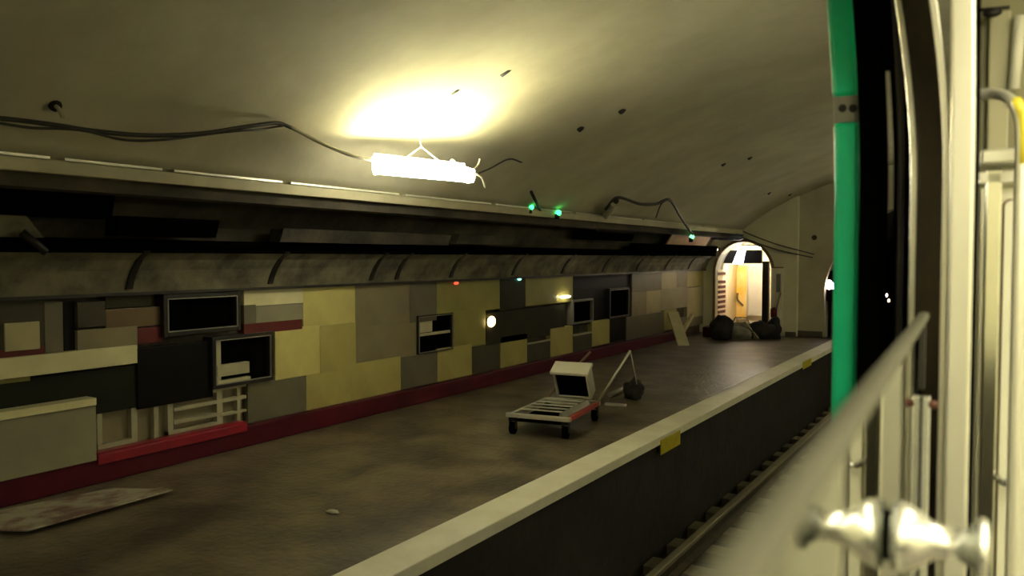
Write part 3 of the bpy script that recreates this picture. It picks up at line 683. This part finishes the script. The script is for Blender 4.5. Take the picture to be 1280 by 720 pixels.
poster(917, 933, 333, 398, CY-.06, 'poster', 'yellow poster with a dark curved mark on the passage end wall', [(922, 366), (922, 374), (925, 378), (929, 382)])
poster(936, 953, 335, 394, CY-.06, 'posterwhite', 'whitish poster on the passage end wall right of the yellow one', None)
MB_ = MB()
a = on_x(904, 340, AX0+.01)
L = Vector((AX0, 18.4, .4)); t = thing('slatted_shutter', L, 'pale shutter with dark red slats on the left wall of the passage', 'shutter')
MB().box(AX0-.02, AX0+.012, 17.92, 18.55, .35, 1.42).build('frame', 'corridor', t, off=L)
for k in range(7):
    z = .42 + k*.115; MB().box(AX0+.01, AX0+.025, 17.96, 18.5, z, z+.065).build('slat', 'maroonm' if 'maroonm' in M else 'redkerb', t, off=L)
MB().box(AX0+.01, AX0+.025, 17.96, 18.5, 1.30, 1.36).build('slat', 'redkerb', t, off=L)
a = on_y(957, 330, 18.3)
solo('passage_post', MB().box(a.x-.06, a.x+.08, 18.25, 18.4, 0, 1.62), 'darkmetal', 'dark upright post at the right side inside the arch', 'post', bevel=.01)

# ------------------------------------------------------------------ track
for i, (x, lb) in enumerate(((-2.47, 'running rail nearest the dark face of the far platform'), (-1.03, 'second running rail of the far track, nearer the train'), (.42, 'running rail under the train side'), (1.86, 'running rail under the far side of the train'))):
    L = Vector((x, 0, -1.1)); t = thing('track_rail', Vector((x, 6, -1.13)), lb, 'rail', 'running rails')
    MB().prism_y([(x-.07, -1.12), (x+.07, -1.12), (x+.07, -1.10), (x+.012, -1.08), (x+.012, -.99), (x-.012, -.99), (x-.012, -1.08), (x-.07, -1.10)], YB, YE+8).build('web', 'rail', t, off=t.location)
    MB().prism_y([(x-.036, -.99), (x+.036, -.99), (x+.036, -.955), (x+.028, -.95), (x-.028, -.95), (x-.036, -.955)], YB, YE+8).build('head', 'railhead', t, off=t.location)
first = None
for k in range(40):
    y = 2.6 + k*.60
    if first is None:
        first = solo('railway_sleeper', MB().box(-2.78, -.72, y, y+.25, -1.22, -1.12), 'sleeper', 'sleeper lying across the dark far track bed under the rails', 'sleeper', 'sleepers of the far track', bevel=.01)
    else:
        c = first.copy(); COL.objects.link(c); c.location.y = first.location.y + k*.60
def plate(x0, x1, y0, y1, lb):
    a, b = on_x(x0, (y0+y1)/2, -2.742), on_x(x1, (y0+y1)/2, -2.742); zt, zb = on_x((x0+x1)/2, y0, -2.742).z, on_x((x0+x1)/2, y1, -2.742).z
    t = thing('marker_plate', Vector((-2.742, (a.y+b.y)/2, zb)), lb, 'marker plate')
    MB().box(-2.748, -2.738, a.y, b.y, zb, zt).build('plate', 'yellowsign', t, off=t.location, bevel=.002)
    MB().box(-2.80, -2.748, a.y+.03, b.y-.03, zb+.01, zt-.02).build('bracket', 'darkmetal', t, off=t.location)
plate(826, 850, 544, 562, 'yellow marker plate fixed under the white platform edge')
plate(1004, 1014, 450, 459, 'small dull marker plate far along under the white platform edge')
# signals in the tunnel
def sig(x, y, Y, r, mats, lb, body=.16):
    p = on_y(x, y, Y); t = thing('tunnel_signal', p - Vector((0, 0, .4)), lb, 'signal', 'signals in the tunnel')
    L = t.location
    MB().box(p.x-body, p.x+body, Y+.02, Y+.12, p.z-.35, p.z+.3).build('casing', 'black', t, off=L, bevel=.01)
    MB().tube([(p.x, Y+.07, -1.2), (p.x, Y+.07, p.z-.3)], .03, 8).build('post', 'black', t, off=L)
    for dx, dz, rr, m in mats: MB().sphere((p.x+dx, Y, p.z+dz), rr, 1, .5, 1.5).build('lens', m, t, off=L)
sig(1037, 356, 18.15, .1, ((-.01, .0, .07, 'signal'), (.07, -.02, .05, 'signal2')), 'bright pinkish white signal glowing in the tunnel mouth beside the green train edge', .07)
sig(1108, 371, 24.0, .03, ((0, .04, .03, 'signal'), (.06, -.1, .03, 'amber')), 'tiny distant signal lights deep in the tunnel', .1)

# ------------------------------------------------------------------ the train carriage the view is taken from
TR = math.radians(2.1)
car = thing('train_carriage', Vector((0, 0, 0)), 'train carriage at the right with green edge, steel posts and cream interior', 'train carriage', rz=TR)
ROT = Matrix.Rotation(-TR, 3, 'Z')
def T(x, y, Yl):                               # image direction onto the carriage plane Y = Yl
    d = ROT @ ray(x, y); return EYE + d*(Yl/d.y)
def TXp(x, y, Xl):
    d = ROT @ ray(x, y); return EYE + d*(Xl/d.x)
PX = -.06
def bend(z): return -.030*(max(0, z-1.86)/.5)**1.6
def post(name, x0, x1, Y, dep, mat, z0=.2, z1=2.6, yref=300, bevel=.004, label=None, bd=1.0):
    a, b = T(x0, yref, Y).x, T(x1, yref, Y).x
    mb = MB(); zs = [z0, 1.2, 1.6, 1.78] + [1.78+.57*k/10 for k in range(1, 16) if 1.78+.57*k/10 < z1] + [z1]
    zs = sorted(set(z for z in zs if z0 <= z <= z1)); rings = []
    for z in zs:
        o = bend(z)*bd
        rings.append([mb.bm.verts.new(q) for q in ((a+o, Y, z), (b+o, Y, z), (b+o, Y+dep, z), (a+o, Y+dep, z))])
    for A, B in zip(rings, rings[1:]):
        for k in range(4): mb.bm.faces.new((A[k], A[(k+1) % 4], B[(k+1) % 4], B[k]))
    mb.bm.faces.new(rings[0]); mb.bm.faces.new(rings[-1])
    o = mb.build(name, mat, car, bevel=bevel)
    if label: o['label'] = label
    return o
zj = T(1057, 135, 1.95).z
post('door_edge', 1041, 1075, 1.95, .05, 'green', 0, zj-.03, bevel=.012, label='green door edge')
post('door_edge', 1041, 1075, 1.97, .05, 'green', zj+.03, 2.6, bevel=.012, label='upper green door edge')
post('edge_joint', 1043, 1074, 1.965, .05, 'greymetal', zj-.03, zj+.03)
for k in range(2):
    p = T(1053+k*13, 135, 1.96); MB().tube([p, p+Vector((0, .02, 0))], .009, 10).build('joint_bolt', 'darkmetal', car)
post('rubber_seal', 1073, 1107, 1.90, .05, 'black', bevel=.006)
zt = T(1111, 82, 1.9).z; zb = T(1111, 262, 1.9).z
post('rubber_seal', 1115.5, 1139, 1.86, .05, 'black', bevel=.006, bd=1.3)
a, b = T(1106, 40, 1.9), T(1117, 40, 1.9)
MB().box(a.x-.03, b.x, 1.905, 1.93, T(1111, 85, 1.9).z, 2.4).build('seal_bridge', 'black', car)
MB().tube([(T(1125, 300, 1.84).x+bend(z), 1.84, z) for z in (.3, 1.2, 1.78, 1.9, 2.0, 2.1, 2.2, 2.3)], .006, 8).build('seal_bead', 'darkmetal', car)
post('trim_strip', 1136.5, 1145, 1.78, .03, 'chrome', .3, 2.6, bevel=.002, bd=2.0)
post('inner_jamb', 1143, 1179, 1.80, .05, 'brownglass', .3, 2.6, bevel=.004, bd=2.0)
post('trim_strip', 1177, 1186, 1.62, .10, 'stain', .3, 2.6, bevel=.002, bd=2.0)
post('steel_post', 1185, 1217, 1.60, .16, 'stain', .2, 2.6, bevel=.006, label='steel door post', bd=.35)
post('gap_seal', 1216.5, 1222, 1.66, .1, 'black', .2, 2.4, bevel=0, bd=.2)
# lowered pane with its frame rail and latch
P1, P2 = TXp(952, 700, PX), TXp(1154, 391, PX)
zr = (P1.z+P2.z)/2; YF = P2.y
MB().box(PX-.004, PX, -.45, YF+.01, .9, zr).build('window_pane', 'glass', car)
MB().box(PX-.007, PX+.009, -.45, YF+.012, zr-.006, zr+.008).build('pane_rail', 'railtrim', car, bevel=.005)
MB().box(PX-.012, PX+.004, YF, YF+.016, T(1160, 488, YF).z, zr-.004).build('pane_stile', 'darkmetal', car, bevel=.002)
MB().box(PX+.001, PX+.013, YF-.01, YF+.012, .9, T(1168, 496, YF).z).build('guide_channel', 'chrome', car, bevel=.002)
p = T(1178, 506, YF); MB().tube([(PX+.012, YF-.005, p.z), (PX+.024, YF-.005, p.z)], .007, 10).build('guide_screw', 'rust', car)
k0 = TXp(1110, 668, PX)
def lathe_x(prof, o, name, mat):
    mb = MB(); seg = 24; rings = []
    for h, r in prof: rings.append([mb.bm.verts.new((o.x+h, o.y+r*math.cos(2*math.pi*k/seg), o.z+r*math.sin(2*math.pi*k/seg))) for k in range(seg)])
    for A, B in zip(rings, rings[1:]):
        for k in range(seg):
            f = mb.bm.faces.new((A[k], A[(k+1) % seg], B[(k+1) % seg], B[k])); f.smooth = True
    mb.bm.faces.new(rings[0]); mb.bm.faces.new(rings[-1])
    return mb.build(name, mat, car)
lathe_x([(.0, .024), (.003, .024)], k0, 'latch_washer', 'black')
lathe_x([(.003, .031), (.010, .033), (.018, .031), (.028, .025), (.037, .018), (.050, .015), (.062, .0155), (.070, .020), (.074, .027), (.080, .028), (.083, .024), (.084, .010)], k0, 'window_latch', 'chrome')
# carriage body
MB().box(-.13, PX-.02, -1.6, 1.6, 0, .9).build('side_wall', 'carcream', car)
MB().box(PX-.02, PX+.03, -.45, 1.6, .86, .9).build('window_sill', 'stain', car, bevel=.006)
MB().box(-.13, -.02, -1.6, -.45, .9, 2.2).build('side_wall', 'carcream', car)
MB().box(-.16, -.03, -1.6, 1.5, 2.20, 2.42).build('roof_rail', 'carcream', car)
MB().box(-.13, 2.3, -1.6, 2.45, -.08, 0).build('carriage_floor', 'carfloor', car)
MB().box(-.13, 2.3, -1.6, 2.45, 2.40, 2.46).build('carriage_ceiling', 'carcream', car)
MB().box(2.25, 2.3, -1.6, 2.45, 0, 2.4).build('far_side_wall', 'carcream', car)
MB().box(-.13, 2.3, -1.65, -1.6, 0, 2.4).build('rear_bulkhead', 'carcream', car)
MB().box(-.13, 2.3, -1.5, 2.4, -.85, -.08).build('underframe', 'darkmetal', car)
for y in (-.6, 1.2):
    for x in (.40, 1.85):
        MB().tube([(x-.06, y, -.60), (x+.06, y, -.60)], .35, 24).build('wheel', 'darkmetal', car)
for x in (.50, 1.6):
    MB().box(x-.07, x+.07, -1.4, 1.5, 2.35, 2.40).build('ceiling_light', 'carlight', car, bevel=.01)
MB().box(-.02, 2.25, -1.6, -1.15, 0, 1.15).build('added_dark_rear_block', 'blockbrown', car, bevel=.03)  # unseen dark block added to darken the steel strip's reflection
# bulkhead ahead, its panels and fittings
BY = 1.85
zsh = T(1250, 203, BY).z
xl = T(1220, 400, BY).x
MB().box(xl, 2.25, BY, BY+.06, 0, zsh).build('bulkhead', 'carcream', car)
MB().box(T(1221, 100, 2.1).x, 2.25, 2.1, 2.16, zsh-.05, 2.4).build('upper_bulkhead', 'carbeige', car)
a, b = T(1236, 60, 2.08), T(1263, 60, 2.08)
MB().box(a.x, b.x, 2.08, 2.1, zsh, T(1250, 14, 2.08).z).build('upper_panel', 'carbeigelight', car, bevel=.004)
MB().box(xl, 2.25, BY-.05, 2.1, zsh-.008, zsh+.022).build('steel_ledge', 'stain', car, bevel=.006)
MB().box(xl, 1.2, BY-.03, BY+.02, zsh-.045, zsh-.018).build('ledge_rail', 'stain', car, bevel=.004)
a, b = T(1228, 400, BY-.015), T(1249, 400, BY-.015)
MB().box(a.x, b.x, BY-.03, BY-.001, .1, T(1240, 213, BY).z).build('steel_strip', 'mirrorsteel', car, bevel=.004)
MB().box(T(1223, 400, BY).x, T(1229, 400, BY).x, BY-.02, BY-.001, .1, zsh-.05).build('edge_strip', 'stain', car, bevel=.002)
def rpanel(x0, x1, y0, z0, name):
    a, b = T(x0, 400, BY-.02).x, T(x1, 400, BY-.02).x; zt = T((x0+x1)/2, y0, BY-.02).z; r = min(.02, (b-a)/2.01)
    def out(g):
        pts = [(a-g, z0), (b+g, z0)]; rr = r+g
        for k in range(9): t_ = math.pi/2*k/8; pts.append((b+g-rr+rr*math.cos(t_), zt+g-rr+rr*math.sin(t_)))
        for k in range(9): t_ = math.pi/2 + math.pi/2*k/8; pts.append((a+g*-1+rr+rr*math.cos(t_), zt+g-rr+rr*math.sin(t_)))
        return pts
    e = MB().prism_y(out(.005), BY-.006, BY-.001).build('panel_edging', 'brown', car)
    MB().prism_y(out(0), BY-.02, BY-.006).build(name, 'carcream', car, bevel=.003)
rpanel(1252.5, 1270.5, 251, .15, 'cream_panel')
rpanel(1275, 1420, 251, .15, 'cream_panel')
rpanel(1426, 1640, 251, .15, 'cream_panel')
a, b = T(1248, 600, BY-.03), T(1269, 600, BY-.03)
MB().tube(spline([a+Vector((0, 0, .004)), a.lerp(b, .3)+Vector((0, -.02, 0)), a.lerp(b, .7)+Vector((0, -.02, 0)), b+Vector((0, 0, .006))], 6), .007, 10).build('panel_catch', 'chrome', car)
pts = [T(1219, 119, 1.75), T(1240, 117, 1.74), T(1256, 120, 1.72), T(1268, 131, 1.70), T(1275, 148, 1.70), T(1277, 170, 1.70)]
sp = spline(pts, 8)
low = T(1277, 480, 1.70); low.z = .3
full = sp + [Vector((sp[-1].x, sp[-1].y, z)) for z in (1.6, 1.2, .8, .3)]
MB().tube(full, .0105, 14).build('grab_rail', 'stain', car)
yl = [p for p in full if p.z > T(1277, 205, 1.7).z][22:] + [Vector((sp[-1].x, sp[-1].y, T(1277, 205, 1.7).z))]
MB().tube([p + Vector((.004, -.001, 0)) for p in yl], .0115, 14).build('rail_sleeve', 'caryellow', car)['label'] = 'yellow sleeve'
a, b = T(1221, 13, 2.05), T(1262, 9, 2.05)
MB().tube([a, b], .004, 8).build('hook_rod', 'darkmetal', car)
p = T(1240, 16, 2.05); MB().sphere((p.x, 2.05, p.z), .018, 1.1, .6, .55).build('coat_hook', 'darkmetal', car)
a, b = T(1275, 20, 2.07), T(1267, 112, 2.07)
MB().tube([a, b], .012, 10).build('corner_strip', 'whitepaint', car)
